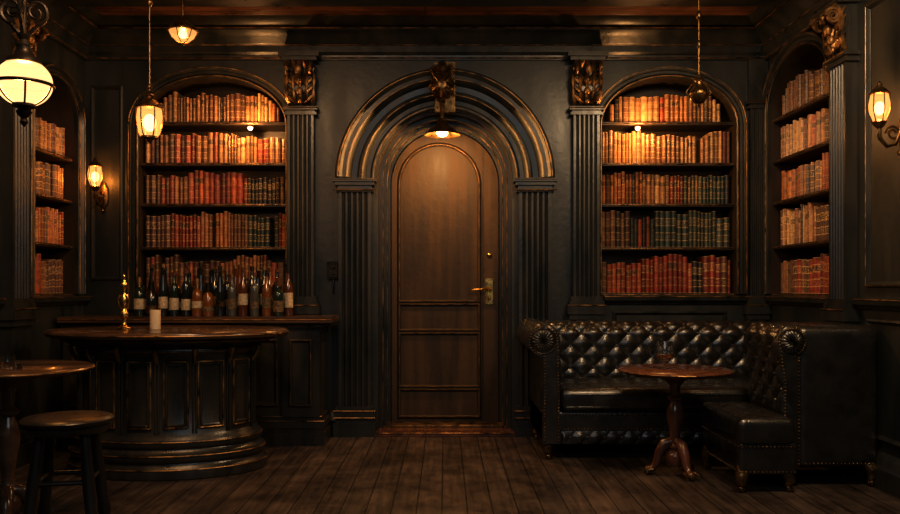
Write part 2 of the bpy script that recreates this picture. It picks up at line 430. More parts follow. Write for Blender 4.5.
def jamb(o0,o1,n0,n1,m=0):
    p=[(-.50,0)]+[(-.50*cos(pi*i/K),1.90+.50*sin(pi*i/K)) for i in range(K+1)]+[(.50,0)]
    mb.sweep(p,[(o0,n0),(o0,n1),(o1,n1),(o1,n0)],False,m)
jamb(0,-.03,-.34,-.10); jamb(0,-.055,-.34,-.20); jamb(0,-.075,-.34,-.27)
p=[(-.50,0)]+[(-.50*cos(pi*i/K),1.90+.50*sin(pi*i/K)) for i in range(K+1)]+[(.50,0)]
mb.bead(p,-.03,-.10,.004); mb.bead(p,-.055,-.20,.004)
mb.obj('trim_9',[M_TRIM,M_GOLD])
mb=MB(TB); mb.box(-.53,.53,-.27,.10,0,.03); mb.tube([(-.53,.10,.025),(.53,.10,.025)],.007,6,1); mb.box(-.45,.45,-.27,-.12,.03,.05,1)
mb.obj('trim_10',[M_REDWOOD,M_GOLD],bevel=.003)

mb=MB(TB); R=.418
out=[(-R,.01)]+[(-R*cos(pi*i/K),1.90+R*sin(pi*i/K)) for i in range(K+1)]+[(R,.01)]
k=len(out)
mb.add([(u,-.33,z) for u,z in out]+[(u,-.29,z) for u,z in out],[(i,(i+1)%k,k+(i+1)%k,k+i) for i in range(k)]+[list(range(k)),list(range(k,2*k))])
dp=[(0,-.292),(0,-.275),(.006,-.268),(.016,-.268),(.026,-.282),(.032,-.292)]
def dpanel(path): mb.sweep(path,dp,True,0); mb.bead(path,.010,-.267,.0022,True,1)
dpanel([(-.345,1.0)]+[(-.045-.30*cos(pi*i/24),1.90+.30*sin(pi*i/24)) for i in range(25)]+[(.255,1.0)])
for z0,z1 in [(.775,.955),(.335,.73),(.10,.29)]: dpanel([(-.345,z0),(-.345,z1),(.255,z1),(.255,z0)])
mb.box(.293,.299,-.292,-.286,.06,2.17,2)
# handle
mb.box(.315,.375,-.292,-.278,.965,1.165,3); 
mb.tube([(.348,-.28,1.085),(.348,-.225,1.085)],.012,10,3)
mb.tube([(.355,-.225,1.085),(.31,-.222,1.088),(.25,-.225,1.080),(.21,-.235,1.075)],[.012,.011,.009,.010],8,3)
mb.sphere((.346,-.276,1.01),.012,3,10); mb.sphere((.346,-.284,1.35),.020,3,12,1,1,.5)
mb.obj('door_1',[M_DOOR,M_GOLD,M_IRON,M_BRASS])

# small wall intercom
mb=MB(TB); mb.box(-.875,-.785,0,.035,1.16,1.29); mb.box(-.865,-.795,.035,.042,1.17,1.28,1); mb.tube([(-.83,.04,1.25),(-.83,.055,1.25)],.016,12,1); mb.tube([(-.83,.04,1.20),(-.83,.058,1.20)],.008,10,1)
mb.tube([(-.83,.02,1.16),(-.83,.02,1.05)],.006,6,0)
mb.obj('wall_switch',[M_IRON,M_IRON],bevel=.004)

# ------------------------------------------------------------------ shelves + books
SH=[2.335,2.03,1.725,1.40,1.055]
def shelves(name,T,op,zs):
    mb=MB(T)
    for z in zs:
        mb.box(op[0]+.002,op[1]-.002,-op[5]+.002,-.015,z-.024,z); mb.tube([(op[0]+.002,-.013,z-.012),(op[1]-.002,-.013,z-.012)],.005,6,1)
    return mb.obj(name,[M_NICHE,M_GOLD],bevel=.002)
PAL={'tan':[(.36,.20,.085),(.42,.25,.11),(.29,.15,.062),(.36,.17,.07),(.24,.115,.05)],
 'red':[(.28,.048,.022),(.23,.036,.018),(.32,.075,.03),(.17,.03,.016)],
 'brown':[(.19,.088,.040),(.14,.062,.030),(.22,.11,.05),(.11,.048,.025)],
 'green':[(.035,.052,.036),(.026,.038,.032),(.06,.07,.045)],
 'black':[(.020,.018,.016),(.03,.024,.021),(.025,.029,.032)],
 'cream':[(.50,.38,.22),(.44,.32,.17)],'orange':[(.36,.145,.05),(.30,.105,.036)]}
def books(T,op,rows):
    V=[];F=[];C=[];B=[]
    for (zf,zn,runs) in rows:
        u=op[0]+.015; end=op[1]-.012; tot=sum(r[1] for r in runs)
        L=end-u; bounds=[];acc=0
        for kind,fr in runs: acc+=fr/tot*L; bounds.append((op[0]+.015+acc,kind))
        sub=0
        while u<end-.02:
            if sub<=0:
                sub=random.randint(3,8); w0=random.uniform(.024,.045); h0=random.uniform(.68,.88)*(zn-zf); 
                kind=[kk for bb,kk in bounds if u<bb+1e-6]; kind=kind[0] if kind else runs[-1][0]
                pal=PAL[kind]; c0=random.choice(pal); gs=random.uniform(.15,.95); same=random.random()<.6
            sub-=1
            w=w0*random.uniform(.8,1.2); w=min(w,end-u); h=h0*random.uniform(.93,1.05)
            lim=min(archz(op,u+.002),archz(op,u+w))-zf-.02 if zf>2.2 else 9
            if random.random()<.02 or lim<.10: u+=w; continue
            h=min(h,lim,zn-zf-.015)
            c=c0 if same else random.choice(pal); f=random.uniform(.55,1.3)
            if random.random()<.14: c=random.choice(PAL['brown']+PAL['red']+PAL['black'])
            c=tuple(x*f for x in c)
            rnd=random.random(); nf=-.055+random.uniform(-.012,.006); nb=-.235
            tilt=0
            if kind=='cream': tilt=random.uniform(.15,.22)
            g=.0010; arc=[(g,nf-.016),(w*.18,nf-.005),(w*.5,nf),(w*.82,nf-.005),(w-g,nf-.016),(w-g,nb),(g,nb)]
            k=len(arc); o=len(V)
            for zz in (0,1):
                for j,(uu,nn) in enumerate(arc):
                    x=uu+tilt*h*zz; V.append(T(u+x,nn,zf+.001+h*zz*(1-tilt*.1))); C.append((*c,1)); B.append((zz,rnd,gs,1))
            for j in range(k):
                F.append((o+j,o+(j+1)%k,o+k+(j+1)%k,o+k+j))
            F.append([o+k+j for j in range(k)]); F.append([o+j for j in range(k)][::-1])
            u+=w
            if kind=='cream' and sub==0: u+=tilt*h
    me=bpy.data.meshes.new('books'); me.from_pydata(V,[],F); me.materials.append(M_BOOK)
    a=me.color_attributes.new('Col','FLOAT_COLOR','POINT'); b=me.color_attributes.new('Bk','FLOAT_COLOR','POINT')
    a.data.foreach_set('color',[x for c in C for x in c]); b.data.foreach_set('color',[x for c in B for x in c])
    ob=bpy.data.objects.new('books',me); scn.collection.objects.link(ob); return ob
ROW=lambda i:(SH[i],SH[i-1]-.024 if i else 2.62)
def rows(specs,idx): return [(ROW(i)[0],ROW(i)[1],s) for i,s in zip(idx,specs)]
shL=shelves('bookshelf',TB,OP_L,SH); shR=shelves('bookshelf',TB,OP_R,SH)
shelves('bookshelf',TL,OP_LL,SH[1:]); shelves('bookshelf',TR,OP_RR,SH)
books(TB,OP_L,rows([[('tan',2),('brown',1),('tan',1),('orange',1)],[('tan',1),('brown',1),('orange',1),('tan',2),('brown',1),('tan',1)],[('brown',2),('red',2),('brown',1),('black',.6),('cream',.35),('orange',.5),('black',.8)],[('brown',1),('red',1),('orange',1),('brown',1.5),('green',1),('red',1.5)],[('brown',2),('orange',2),('brown',2)]],[0,1,2,3,4]))
books(TB,OP_R,rows([[('tan',1),('brown',1),('orange',1),('tan',1),('brown',.6)],[('tan',2),('brown',.7),('orange',1),('tan',1.5),('brown',1)],[('orange',1.3),('tan',1),('red',1.2),('green',1),('black',1)],[('brown',.5),('green',2),('black',1),('green',2)],[('red',2.2),('black',1.2),('red',1.4)]],[0,1,2,3,4]))
books(TL,OP_LL,rows([[('tan',1),('brown',1)],[('brown',1),('orange',1)],[('orange',1),('tan',1)],[('brown',1),('red',1)]],[1,2,3,4]))
books(TR,OP_RR,rows([[('brown',1),('tan',1)],[('tan',1),('brown',1)],[('orange',1),('tan',1),('red',1)],[('tan',1),('brown',1)],[('brown',1),('red',1),('tan',1)]],[0,1,2,3,4]))

# ------------------------------------------------------------------ back counter with bottles
mb=MB(TB)
u0,u1=-2.66,-.87
mb.box(u0,u1,.115,.40,0,.845)
for z0,z1,e in [(0,.09,.035),(.09,.12,.02),(.12,.17,.03),(.17,.20,.012),(.79,.815,.015),(.815,.845,.03)]: mb.box(u0,u1+e,.115,.40+e,z0,z1)
mb.box(u0,u1+.09,.115,.49,.855,.895,2); mb.box(u0,u1+.07,.115,.47,.845,.855,0)
mb.box(-2.26,-1.20,.002,.115,.86,.895,2)
for z,e in [(.12,.022),(.17,.032),(.20,.014),(.83,.032)]: mb.tube([(u0,.40+e,z),(u1+e,.40+e,z),(u1+e,.12,z)],.005,6,1)
mb.tube([(u0,.491,.875),(u1+.09,.491,.875),(u1+.091,.12,.875)],.004,6,1)
mb.box(u1-.26,u1,.40,.425,.2,.79)
for a,b in [(-1.46,-1.16),(-1.80,-1.50),(-2.6,-1.9)]:
    pth=[(a,.27),(a,.74),(b,.74),(b,.27)]; mb.sweep(pth,[(0,.40),(0,.412),(-.012,.42),(-.03,.40)],True); mb.bead(pth,-.01,.418,.003,True)
pth=[(u1-.21,.27),(u1-.21,.74),(u1-.05,.74),(u1-.05,.27)]; mb.sweep(pth,[(0,.42),(0,.437),(-.012,.445),(-.03,.42)],True); mb.bead(pth,-.01,.443,.003,True)
mb.obj('back_bar_counter',[M_BAR,M_GOLD,M_BARTOP],bevel=.004)

BT=[ [(0,0),(.036,0),(.038,.01),(.038,.19),(.034,.215),(.016,.245),(.014,.30),(.017,.302),(.017,.325),(0,.325)],
     [(0,0),(.040,0),(.042,.01),(.042,.15),(.036,.185),(.015,.205),(.014,.25),(.019,.252),(.019,.28),(0,.28)],
     [(0,0),(.034,0),(.036,.01),(.036,.17),(.030,.21),(.018,.27),(.014,.33),(.016,.332),(.016,.355),(0,.355)],
     [(0,0),(.043,0),(.045,.012),(.046,.10),(.040,.15),(.020,.175),(.015,.20),(.022,.202),(.022,.235),(0,.235)],
     [(0,0),(.034,0),(.036,.008),(.034,.16),(.036,.20),(.026,.225),(.014,.24),(.013,.285),(.018,.287),(.018,.31),(0,.31)] ]
for rowi,(yy,st,stp,lim) in enumerate([(-.34,-2.15,.080,-1.10),(-.235,-2.18,.086,-1.12),(-.13,-2.14,.086,-1.24)]):
    x=st
    while x<lim:
        t=random.choice([[0,1,1,3,4,2],[0,0,2,4,1],[0,2,2,4]][rowi]); gm=random.choice([0,0,0,1,2,2,3,4]); sc=random.uniform(.92,1.08)
        mb=MB(); pr=[(r*.88,z*sc) for r,z in BT[t]]; cx,cy=x+random.uniform(-.003,.003),yy+random.uniform(-.010,.010)
        mb.lathe(pr,(cx,cy,.896),20)
        rb=max(r for r,z in pr)+.0012; hb=pr[3][1]
        a=hb*random.uniform(.20,.4); b=hb*random.uniform(.62,.85); mb.lathe([(rb-.002,a),(rb,a),(rb,b),(rb-.002,b)],(cx,cy,.896),20,1)
        mb.lathe([(0,pr[-3][1]-.03*(t%2)),(pr[-2][0]+.001,pr[-3][1]-.03*(t%2)),(pr[-2][0]+.001,pr[-2][1]+.002),(0,pr[-2][1]+.002)],(cx,cy,.896),16,2)
        mb.obj('liquor_bottle',[BG[gm],random.choice([M_LABEL,M_LABEL,M_LABEL,M_LABEL2,M_LABEL2,M_GOLD]),random.choice([M_IRON,M_GOLD,M_REDWOOD])],sharp=50)
        x+=stp*random.uniform(.94,1.1)

# ------------------------------------------------------------------ round bar
BX,BY=-1.70,-1.05; SY=.68
mb=MB()
prof=[(.58,0),(.595,.005),(.60,.05),(.59,.065),(.572,.075),(.565,.09),(.58,.10),(.588,.12),(.582,.145),(.56,.155),(.55,.17),(.562,.18),(.57,.20),(.56,.225),(.545,.235),(.54,.25),
      (.53,.26),(.53,.70),(.54,.71),(.55,.725),(.545,.74),(.56,.75),(.60,.765),(.63,.78),(.64,.79),(.64,.80),(.60,.80)]
mb.lathe([(0,0)]+prof+[(0,.80)],(BX,BY,0),96,0,1,SY)
mb.lathe([(0,.80),(.69,.80),(.715,.803),(.728,.812),(.732,.823),(.728,.834),(.715,.842),(0,.842)],(BX,BY,0),96,2,1,SY)
def ering(r,z,t,m=1,n=96): mb.tube([(BX+r*cos(2*pi*i/n),BY+SY*r*sin(2*pi*i/n),z) for i in range(n)],t,6,m,True)
for r,z,t in [(.598,.058,.005),(.586,.135,.005),(.568,.212,.005),(.548,.728,.005),(.64,.79,.005),(.731,.823,.004)]: ering(r,z,t)
def bpt(ang,dr): 
    r=.53; n=Vector((cos(ang)/1,sin(ang)/SY)).normalized(); return (BX+r*cos(ang)+n.x*dr,BY+SY*r*sin(ang)+n.y*dr)
def bpanel(a0,a1,z0,z1):
    N=10
    loop=[(a0+(a1-a0)*i/N,z0) for i in range(N+1)]+[(a1,z0+(z1-z0)*i/6) for i in range(1,7)]+[(a1-(a1-a0)*i/N,z1) for i in range(1,N+1)]+[(a0,z1-(z1-z0)*i/6) for i in range(1,6)]
    mb.tube([(*bpt(a,.006),z) for a,z in loop],.0065,6,1,True)
    mb.tube([(*bpt(a0+(a-a0)*.8+(a1-a0)*.1,.002),z0+(z-z0)*.92+(z1-z0)*.04) for a,z in loop],.009,6,0,True)
for c in [-168,-141,-119,-95,-72.5,-50,-24]:
    wdt= 10 if abs(c+90)<35 else 12
    bpanel(radians(c-wdt*.72),radians(c+wdt*.72),.29,.67)
for c in [-155,-130,-107,-84,-61,-37,-10]:
    a=radians(c)
    for d in (-.018,.018):
        q=bpt(a+d,0.006); mb.tube([(*q,.26),(*q,.70)],.006,6,0)
    mb.tube([(*bpt(a,.005),.66),(*bpt(a,.03),.69),(*bpt(a,.055),.745),(*bpt(a,.03),.76)],[.008,.013,.016,.012],6,1)
bar=mb.obj('bar_counter',[M_BAR,M_GOLD,M_BARTOP],sharp=40)

# brass figure, candle
mb=MB(); c=(-1.955,-1.10,.843)
mb.lathe([(0,0),(.040,0),(.042,.008),(.030,.018),(.014,.028),(.012,.06),(.024,.075),(.028,.095),(.016,.115),(.010,.13),(.018,.15),(.024,.175),(.018,.20),(.009,.215),(.010,.24),(.020,.255),(.022,.275),(.012,.29),(.008,.305),(.012,.318),(.007,.335),(0,.34)],c,24)
for k in range(2):
    s=1 if k else -1
    mb.tube([(c[0],c[1],c[2]+.19),(c[0]+s*.022,c[1]-.01,c[2]+.21),(c[0]+s*.032,c[1]-.01,c[2]+.18),(c[0]+s*.026,c[1]-.01,c[2]+.14),(c[0]+s*.012,c[1],c[2]+.12)],[.005,.007,.007,.006,.005],6)
mb.obj('brass_candlestick',[M_BRASS],sharp=60)
mb=MB(); mb.lathe([(0,0),(.030,0),(.032,.004),(.032,.118),(.029,.118),(.028,.10),(0,.10)],(-1.755,-1.13,.843),24)
mb.obj('pillar_candle',[M_CREAM],sharp=50)

# ------------------------------------------------------------------ pedestal tables + stool
def pedestal(name,x,y,h,r,mats,feet=3,rot=0.3,g=1.3):
    mb=MB()
    mb.lathe([(0,h-.028),(r-.03,h-.028),(r-.012,h-.024),(r,h-.014),(r,h-.007),(r-.008,h),(0,h)],(x,y,0),64,0)
    mb.tube([(x+(r+.001)*cos(2*pi*i/64),y+(r+.001)*sin(2*pi*i/64),h-.010) for i in range(64)],.0045,6,1,True)
    s=(h-.03)
    mb.lathe([(0,.10*s)]+[(q*g,z*s) for q,z in [(.032,.10),(.040,.13),(.048,.18),(.040,.23),(.024,.26),(.034,.28),(.024,.30),(.020,.36),(.026,.46),(.036,.56),(.038,.62),(.028,.69),(.020,.73),(.033,.75),(.033,.77),(.020,.79),(.022,.88),(.040,.93),(.075,.97),(.085,1.0)]]+[(0,s)],(x,y,0),28,0)
    for k in range(feet):
        a=rot+2*pi*k/feet; d=(cos(a),sin(a))
        P=[(.02,.20),(.06,.185),(.09,.13),(.105,.075),(.125,.04),(.150,.026),(.165,.03)]
        mb.tube([(x+d[0]*q,y+d[1]*q,z) for q,z in P],[.026,.032,.028,.023,.020,.024,.012],10,0)
        mb.sphere((x+d[0]*.15,y+d[1]*.15,.019),.020,1,12)
        for i in range(3): 
            t=a+(i-1)*.25; mb.tube([(x+cos(t)*.13,y+sin(t)*.13,.04),(x+cos(t)*.165,y+sin(t)*.165,.034),(x+cos(t)*.176,y+sin(t)*.176,.008)],[.009,.010,.004],6,1)
        sp=[]
        for i in range(18):
            t=i/17*3.6*pi/2; rr=.03*(1-i/17*.7); q=.06+rr*cos(t); z=.115+rr*sin(t); sp.append((x+d[0]*q,y+d[1]*q,z))
        mb.tube(sp,.008,6,1)
    return mb.obj(name,mats,sharp=45)
pedestal('pub_table',-1.945,-2.42,.745,.35,[M_BARTOP,M_GOLD],4,.4)
pedestal('pedestal_table',1.345,-1.30,.622,.325,[M_REDWOOD,M_BRONZE],3,-1.2)
def tumbler(x,y,z,r=.036,h=.08,name='whisky_glass'):
    mb=MB(); mb.lathe([(0,0),(r*.9,0),(r,.006),(r*1.04,h),(r*.98,h),(r*.92,.012),(0,.012)],(x,y,z),24,0)
    mb.lathe([(0,.0125),(r*.9,.0125),(r*.92,h*.45),(0,h*.45)],(x,y,z),24,1)
    mb.obj(name,[M_GLASS,M_AMBERG],sharp=50)
tumbler(-1.93,-2.45,.746,.030,.055); tumbler(-1.84,-2.55,.746,.026,.035)

mb=MB(); x,y,h=-1.385,-3.05,.625
mb.lathe([(0,h-.055),(.135,h-.055),(.150,h-.045),(.153,h-.03),(.146,h-.026),(.158,h-.018),(.160,h-.008),(.150,h),(.10,h+.003),(0,h+.003)],(x,y,0),48)
for k in range(4):
    a=radians(45+90*k+12); tp=(x+.105*cos(a),y+.105*sin(a),h-.05); bt=(x+.185*cos(a),y+.185*sin(a),.0)
    pts=[tuple(tp[j]+(bt[j]-tp[j])*t for j in range(3)) for t in (0,.15,.3,.5,.56,.62,.8,.97,1)]
    mb.tube(pts,[.018,.019,.022,.020,.025,.019,.020,.014,.014],10)
for zz,rr in ((.22,.153),(.40,.127)):
    for k in range(4):
        a=radians(45+90*k+12); b=a+pi/2; mb.tube([(x+rr*cos(a),y+rr*sin(a),zz),(x+rr*cos(b),y+rr*sin(b),zz)],.009,8)
mb.obj('bar_stool',[M_STOOL],sharp=45)

# ------------------------------------------------------------------ chesterfield upholstery
def resample(pts,step,closed=True):
    P=[Vector(p) for p in pts]; o=[]
    n=len(P)
    for i in range(n if closed else n-1):
        a,b=P[i],P[(i+1)%n]; L=(b-a).length; k=max(1,int(L/step+.5))
        for j in range(k): o.append(a+(b-a)*j/k)
    return o
def tufted(mb,pts,M,t0,t1,smin,smax,pu=.15,pv=.15,amp=.024,step=.0115,mat=0,btn=0):
    P=resample(pts,step); n=len(P); S=[0]
    for i in range(1,n): S.append(S[-1]+(P[i]-P[i-1]).length)
    nr=[]
    for i in range(n):
        d=(P[(i+2)%n]-P[i-2]); d.normalize(); nr.append(Vector((d.y,-d.x)))
    nt=max(2,int((t1-t0)/step)); vs=[]
    def sm(x): x=max(0,min(1,x)); return x*x*(3-2*x)
    for j in range(nt+1):
        t=t0+(t1-t0)*j/nt
        for i in range(n):
            s=S[i]; w=sm((s-smin)/.04)*sm((smax-s)/.05)*sm((t-t0)/.015)*sm((t1-t)/.015)
            a=pi*((t-t0)/pu+(s-smin)/pv); b=pi*((t-t0)/pu-(s-smin)/pv)
            h=amp*(abs(sin(a)*sin(b))**.42)
            q=P[i]+nr[i]*(h*w - amp*.25*w); vs.append(M(q.x,t,q.y))
    fs=[(j*n+i,j*n+(i+1)%n,(j+1)*n+(i+1)%n,(j+1)*n+i) for j in range(nt) for i in range(n)]
    fs.append(list(range(n))); fs.append([nt*n+i for i in range(n)][::-1])
    mb.add(vs,fs,mat)
    k=0
    while smin+k*pv/2<smax-.02:
        s=smin+k*pv/2
        if k>0:
            off=(k%2)*pu/2; t=t0+off
            while t<t1-.02:
                if t>t0+.02:
                    i=min(range(n),key=lambda i:abs(S[i]-s)); q=P[i]; mb.sphere(M(q.x,t,q.y),.0105,btn,8)
                t+=pu
        k+=1
def rollprof(pin,q0,rc,r,pout,sgn):
    c=rc; pts=[]
    tot=pi+ (pi*.42)
    K=22
    for i in range(K+1):
        a=tot*i/K
        pts.append((c[0]+sgn*r*cos(a),c[1]+r*sin(a)))
    return [(pin,q0),(pin+sgn*-.004,q0+(c[1]-q0)*.5)]+pts+[(pout,c[1]-r*1.05),(pout,.11),(pin,.11)]
def outline_nails(mb,pts,M,t,gap=.021,r=.0062,inset=.009,mat=1,qmin=.12):
    P=resample(pts,gap); n=len(P)
    for i in range(n):
        d=(P[(i+1)%n]-P[i-1]).normalized(); nn=Vector((d.y,-d.x)); q=P[i]-nn*inset
        if P[i].y>qmin: mb.sphere(M(q.x,t,q.y),r,mat,6)
def rosette(mb,c,r,M,t,dt,mat=0):
    vs=[M(c[0],t+dt*.4,c[1])];N=72;fs=[]
    rings=[.12,.25,.45,.65,.85,1.0]
    for ri,f in enumerate(rings):
        for i in range(N):
            a=2*pi*i/N; bulge=sin(pi*min(1,f*1.0))*.8+.2
            h=dt*(bulge+.45*(1-f*.2)*abs(sin(a*9)) ) if f<.99 else 0
            vs.append(M(c[0]+r*f*cos(a),t+h,c[1]+r*f*sin(a)))
    for i in range(N): fs.append((0,1+i,1+(i+1)%N))
    for k in range(len(rings)-1):
        for i in range(N): fs.append((1+k*N+i,1+k*N+(i+1)%N,1+(k+1)*N+(i+1)%N,1+(k+1)*N+i))
    mb.add(vs,fs,mat)
def clawfoot(mb,x,y,h=.10,dx=-.02,dy=-.02,mat=1):
    mb.tube([(x,y,h+.03),(x+dx*.9,y+dy*.9,h*.9),(x+dx*1.3,y+dy*1.3,h*.62),(x+dx*.5,y+dy*.5,h*.34),(x+dx*.7,y+dy*.7,h*.18),(x+dx*1.3,y+dy*1.3,h*.12)],[.036,.036,.028,.018,.020,.017],12,mat)
    mb.sphere((x+dx,y+dy,.020),.020,mat,12)
def nails_line(mb,a,b,gap=.021,r=.006,mat=1):
    a,b=Vector(a),Vector(b); k=max(1,int((b-a).length/gap))
    for i in range(k+1): mb.sphere(tuple(a+(b-a)*i/k),r,mat,6)

# --- sofa
mb=MB()
X0,X1=.50,2.36
Mback=lambda p,t,q:(t,-p,q)
bp_=rollprof(.29,.40,(.205,.755),.088,.14,1)
tufted(mb,bp_,Mback,X0+.14,X1-.12,.05,.62,.165,.16,.028)
def arm(mb,sgn,xin,xc,xout,y0,y1,r=.095,zc=.76):
    pr=rollprof(xin,.40,(xc,zc),r,xout,sgn)
    if sgn<0:
        M=lambda p,t,q:(-p,-t,q)
        pr=rollprof(-xin,.40,(-xc,zc),r,-xout,1)
    else: M=lambda p,t,q:(p,-t,q)
    tufted(mb,pr,M,y0,y1,.05,.60,.165,.16,.026)
    outline_nails(mb,pr,M,y1+.004)
    cx=xc if sgn>0 else -xc
    rosette(mb,(cx,zc),r*.80,M,y1,.016)
    mb.tube([M(cx+r*.82*cos(2*pi*i/32),y1+.004,zc+r*.82*sin(2*pi*i/32)) for i in range(32)],.006,6,0,True)
arm(mb,1,.725,.620,.620,.12,.93,.098)
arm(mb,-1,2.19,2.27,2.30,.12,.88,.085)
mb.cushion(.62,2.31,-.885,-.13,.10,.31,.02)
nails_line(mb,(.74,-.888,.288),(2.2,-.888,.288)); nails_line(mb,(.74,-.888,.195),(2.2,-.888,.195))
Mr=lambda p,t,q:(t,-p,q)
tufted(mb,[(.86,.10),(.895,.105),(.90,.145),(.895,.185),(.86,.19),(.80,.19),(.80,.10)],Mr,.74,2.2,.02,.13,.11,.11,.016,.009)
mb.cushion(.73,2.18,-.92,-.27,.305,.455,.045,0,.012)
mb.tube([(.765,-.922,.42),(2.15,-.922,.42)],.0045,6,0); mb.tube([(.765,-.922,.34),(2.15,-.922,.34)],.0045,6,0)
for fx,fy in [(.68,-.84),(2.24,-.82),(.68,-.18),(2.24,-.18)]: clawfoot(mb,fx,fy,.10,-.02 if fx<1.4 else .02,-.03)
mb.obj('chesterfield_sofa',[M_LEATHER,M_BRONZE],sharp=60)

# --- armchair at the right, facing left
mb=MB()
pr=rollprof(-1.850,.34,(-1.900,.80),.080,-1.945,1)
Ma=lambda p,t,q:(-p,-t,q)
tufted(mb,pr,Ma,1.12,1.60,.05,.60,.15,.15,.024)
outline_nails(mb,pr,Ma,1.604,.020); rosette(mb,(-1.900,.80),.066,Ma,1.60,.016)
mb.cushion(1.93,2.398,-1.585,-1.10,.10,.89,.06)
nails_line(mb,(1.98,-1.588,.13),(2.35,-1.588,.13))
mb.cushion(1.57,1.87,-1.725,-1.10,.10,.27,.015)
mb.cushion(1.555,1.862,-1.745,-1.09,.262,.400,.035,0,.012)
nails_line(mb,(1.567,-1.725,.25),(1.567,-1.11,.25)); nails_line(mb,(1.58,-1.728,.25),(1.86,-1.728,.25))
nails_line(mb,(1.567,-1.725,.115),(1.567,-1.11,.115)); nails_line(mb,(1.58,-1.728,.115),(1.86,-1.728,.115))
for fx,fy in [(1.60,-1.68),(1.60,-1.15),(1.83,-1.66),(2.34,-1.54),(2.34,-1.14)]: clawfoot(mb,fx,fy,.10,-.015 if fx<1.7 else .015,-.025 if fy<-1.3 else .02)
mb.obj('leather_armchair',[M_LEATHER,M_BRONZE],sharp=60)

# cut-glass brandy glass on the table
mb=MB(); c=(1.285,-1.30,.623)
outer=[(0,0),(.036,0),(.038,.004),(.020,.010),(.009,.018),(.008,.034),(.016,.044),(.040,.060),(.056,.085),(.058,.108),(.050,.138),(.044,.160)]
inner=[(.0415,.160),(.047,.138),(.054,.108),(.052,.086),(.037,.064),(.0,.050)]
prof=outer+inner
seg=40; V=[];F=[];n=len(prof)
for i in range(seg):
    a=2*pi*i/seg
    for r,z in prof:
        k=1+(.05*cos(a*10+z*50) if .05<z<.13 and (r,z) in outer else 0); V.append((c[0]+r*k*cos(a),c[1]+r*k*sin(a),c[2]+z))
for i in range(seg):
    j=(i+1)%seg
    for k in range(n-1): F.append((i*n+k,j*n+k,j*n+k+1,i*n+k+1))
mb.add(V,F,0); mb.lathe([(0,.052),(.035,.065),(.048,.082),(.0,.082)],c,24,1)
mb.obj('brandy_glass',[M_GLASS,M_AMBERG],sharp=60)

# ------------------------------------------------------------------ lamps
def lantern(x,y,z,r,h,ceil):
    mb=MB(); g=M_LANT
    mb.lathe([(r*.62,0),(r*.80,h*.12),(r,h*.55),(r*.92,h*.80),(r*.7,h*.9)],(x,y,z),24,1)
    mb.sphere((x,y,z+h*.42),r*.50,2,16,1.4)
    mb.lathe([(0,-h*.16),(r*.10,-h*.14),(r*.22,-h*.08),(r*.3,-h*.05),(r*.66,-h*.02),(r*.68,h*.03),(r*.5,h*.03),(0,h*.02)],(x,y,z),24,0)
    mb.lathe([(r*1.05,h*.84),(r*1.10,h*.88),(r*.9,h*.95),(r*.55,h*1.06),(r*.35,h*1.10),(r*.30,h*1.16),(r*.42,h*1.2),(r*.22,h*1.26),(r*.12,h*1.34),(0,h*1.34)],(x,y,z),24,0)
    mb.lathe([(r*1.0,h*.82),(r*1.05,h*.82),(r*1.05,h*.86),(r*1.0,h*.86)],(x,y,z),24,0)
    for k in range(6):
        a=2*pi*k/6+.2; mb.tube([(x+q*cos(a),y+q*sin(a),z+zz) for q,zz in ((r*.66,0),(r*.84,h*.12),(r*1.03,h*.55),(r*1.02,h*.84))],.004,6,0)
    mb.tube([(x,y,z+h*1.3),(x,y,ceil)],.0065,8,0)
    zz=z+h*1.45
    mb.lathe([(0,-.02),(.014,-.01),(.016,0),(.014,.01),(0,.02)],(x,y,zz),12,0)
    mb.lathe([(0,-.05),(.02,-.045),(.035,-.02),(.05,-.008),(.055,0),(0,0)],(x,y,ceil),20,0)
    mb.lathe([(0,-.03),(.012,-.02),(.02,0),(.012,.02),(0,.03)],(x,y,ceil-.32),12,0)
    return mb,g
mb,g=lantern(-1.69,-1.40,1.955,.072,.20,H); o=mb.obj('pendant_lantern',[M_BRONZE,g,M_BULB],sharp=50)
light('POINT','bulb_light',(-1.69,-1.40,2.04),18,WARM,.02,o)
# unlit right pendant
mb=MB(); x,y,z=1.515,-1.20,2.20
mb.lathe([(0,-.03),(.008,-.02),(.012,-.005),(.03,.0),(.045,.02),(.060,.045),(.062,.055),(.048,.075),(.030,.095),(.022,.12),(.03,.135),(.018,.15),(.008,.17),(0,.17)],(x,y,z),28,0)
for k in range(6):
    a=2*pi*k/6; mb.tube([(x+.05*cos(a),y+.05*sin(a),z+.03),(x+.075*cos(a),y+.075*sin(a),z+.06),(x+.05*cos(a),y+.05*sin(a),z+.10),(x+.02*cos(a),y+.02*sin(a),z+.125)],[.004,.006,.005,.004],6,0)
mb.tube([(x,y,z+.16),(x,y,H)],.0065,8,0); mb.lathe([(0,-.05),(.02,-.045),(.04,-.02),(.055,0),(0,0)],(x,y,H),20,0)
mb.lathe([(0,-.03),(.012,-.02),(.02,0),(.012,.02),(0,.03)],(x,y,2.72),12,0); mb.lathe([(0,-.03),(.010,-.02),(.014,0),(.010,.02),(0,.03)],(x,y,2.55),12,0)
mb.obj('pendant_lamp',[M_BRONZE],sharp=50)
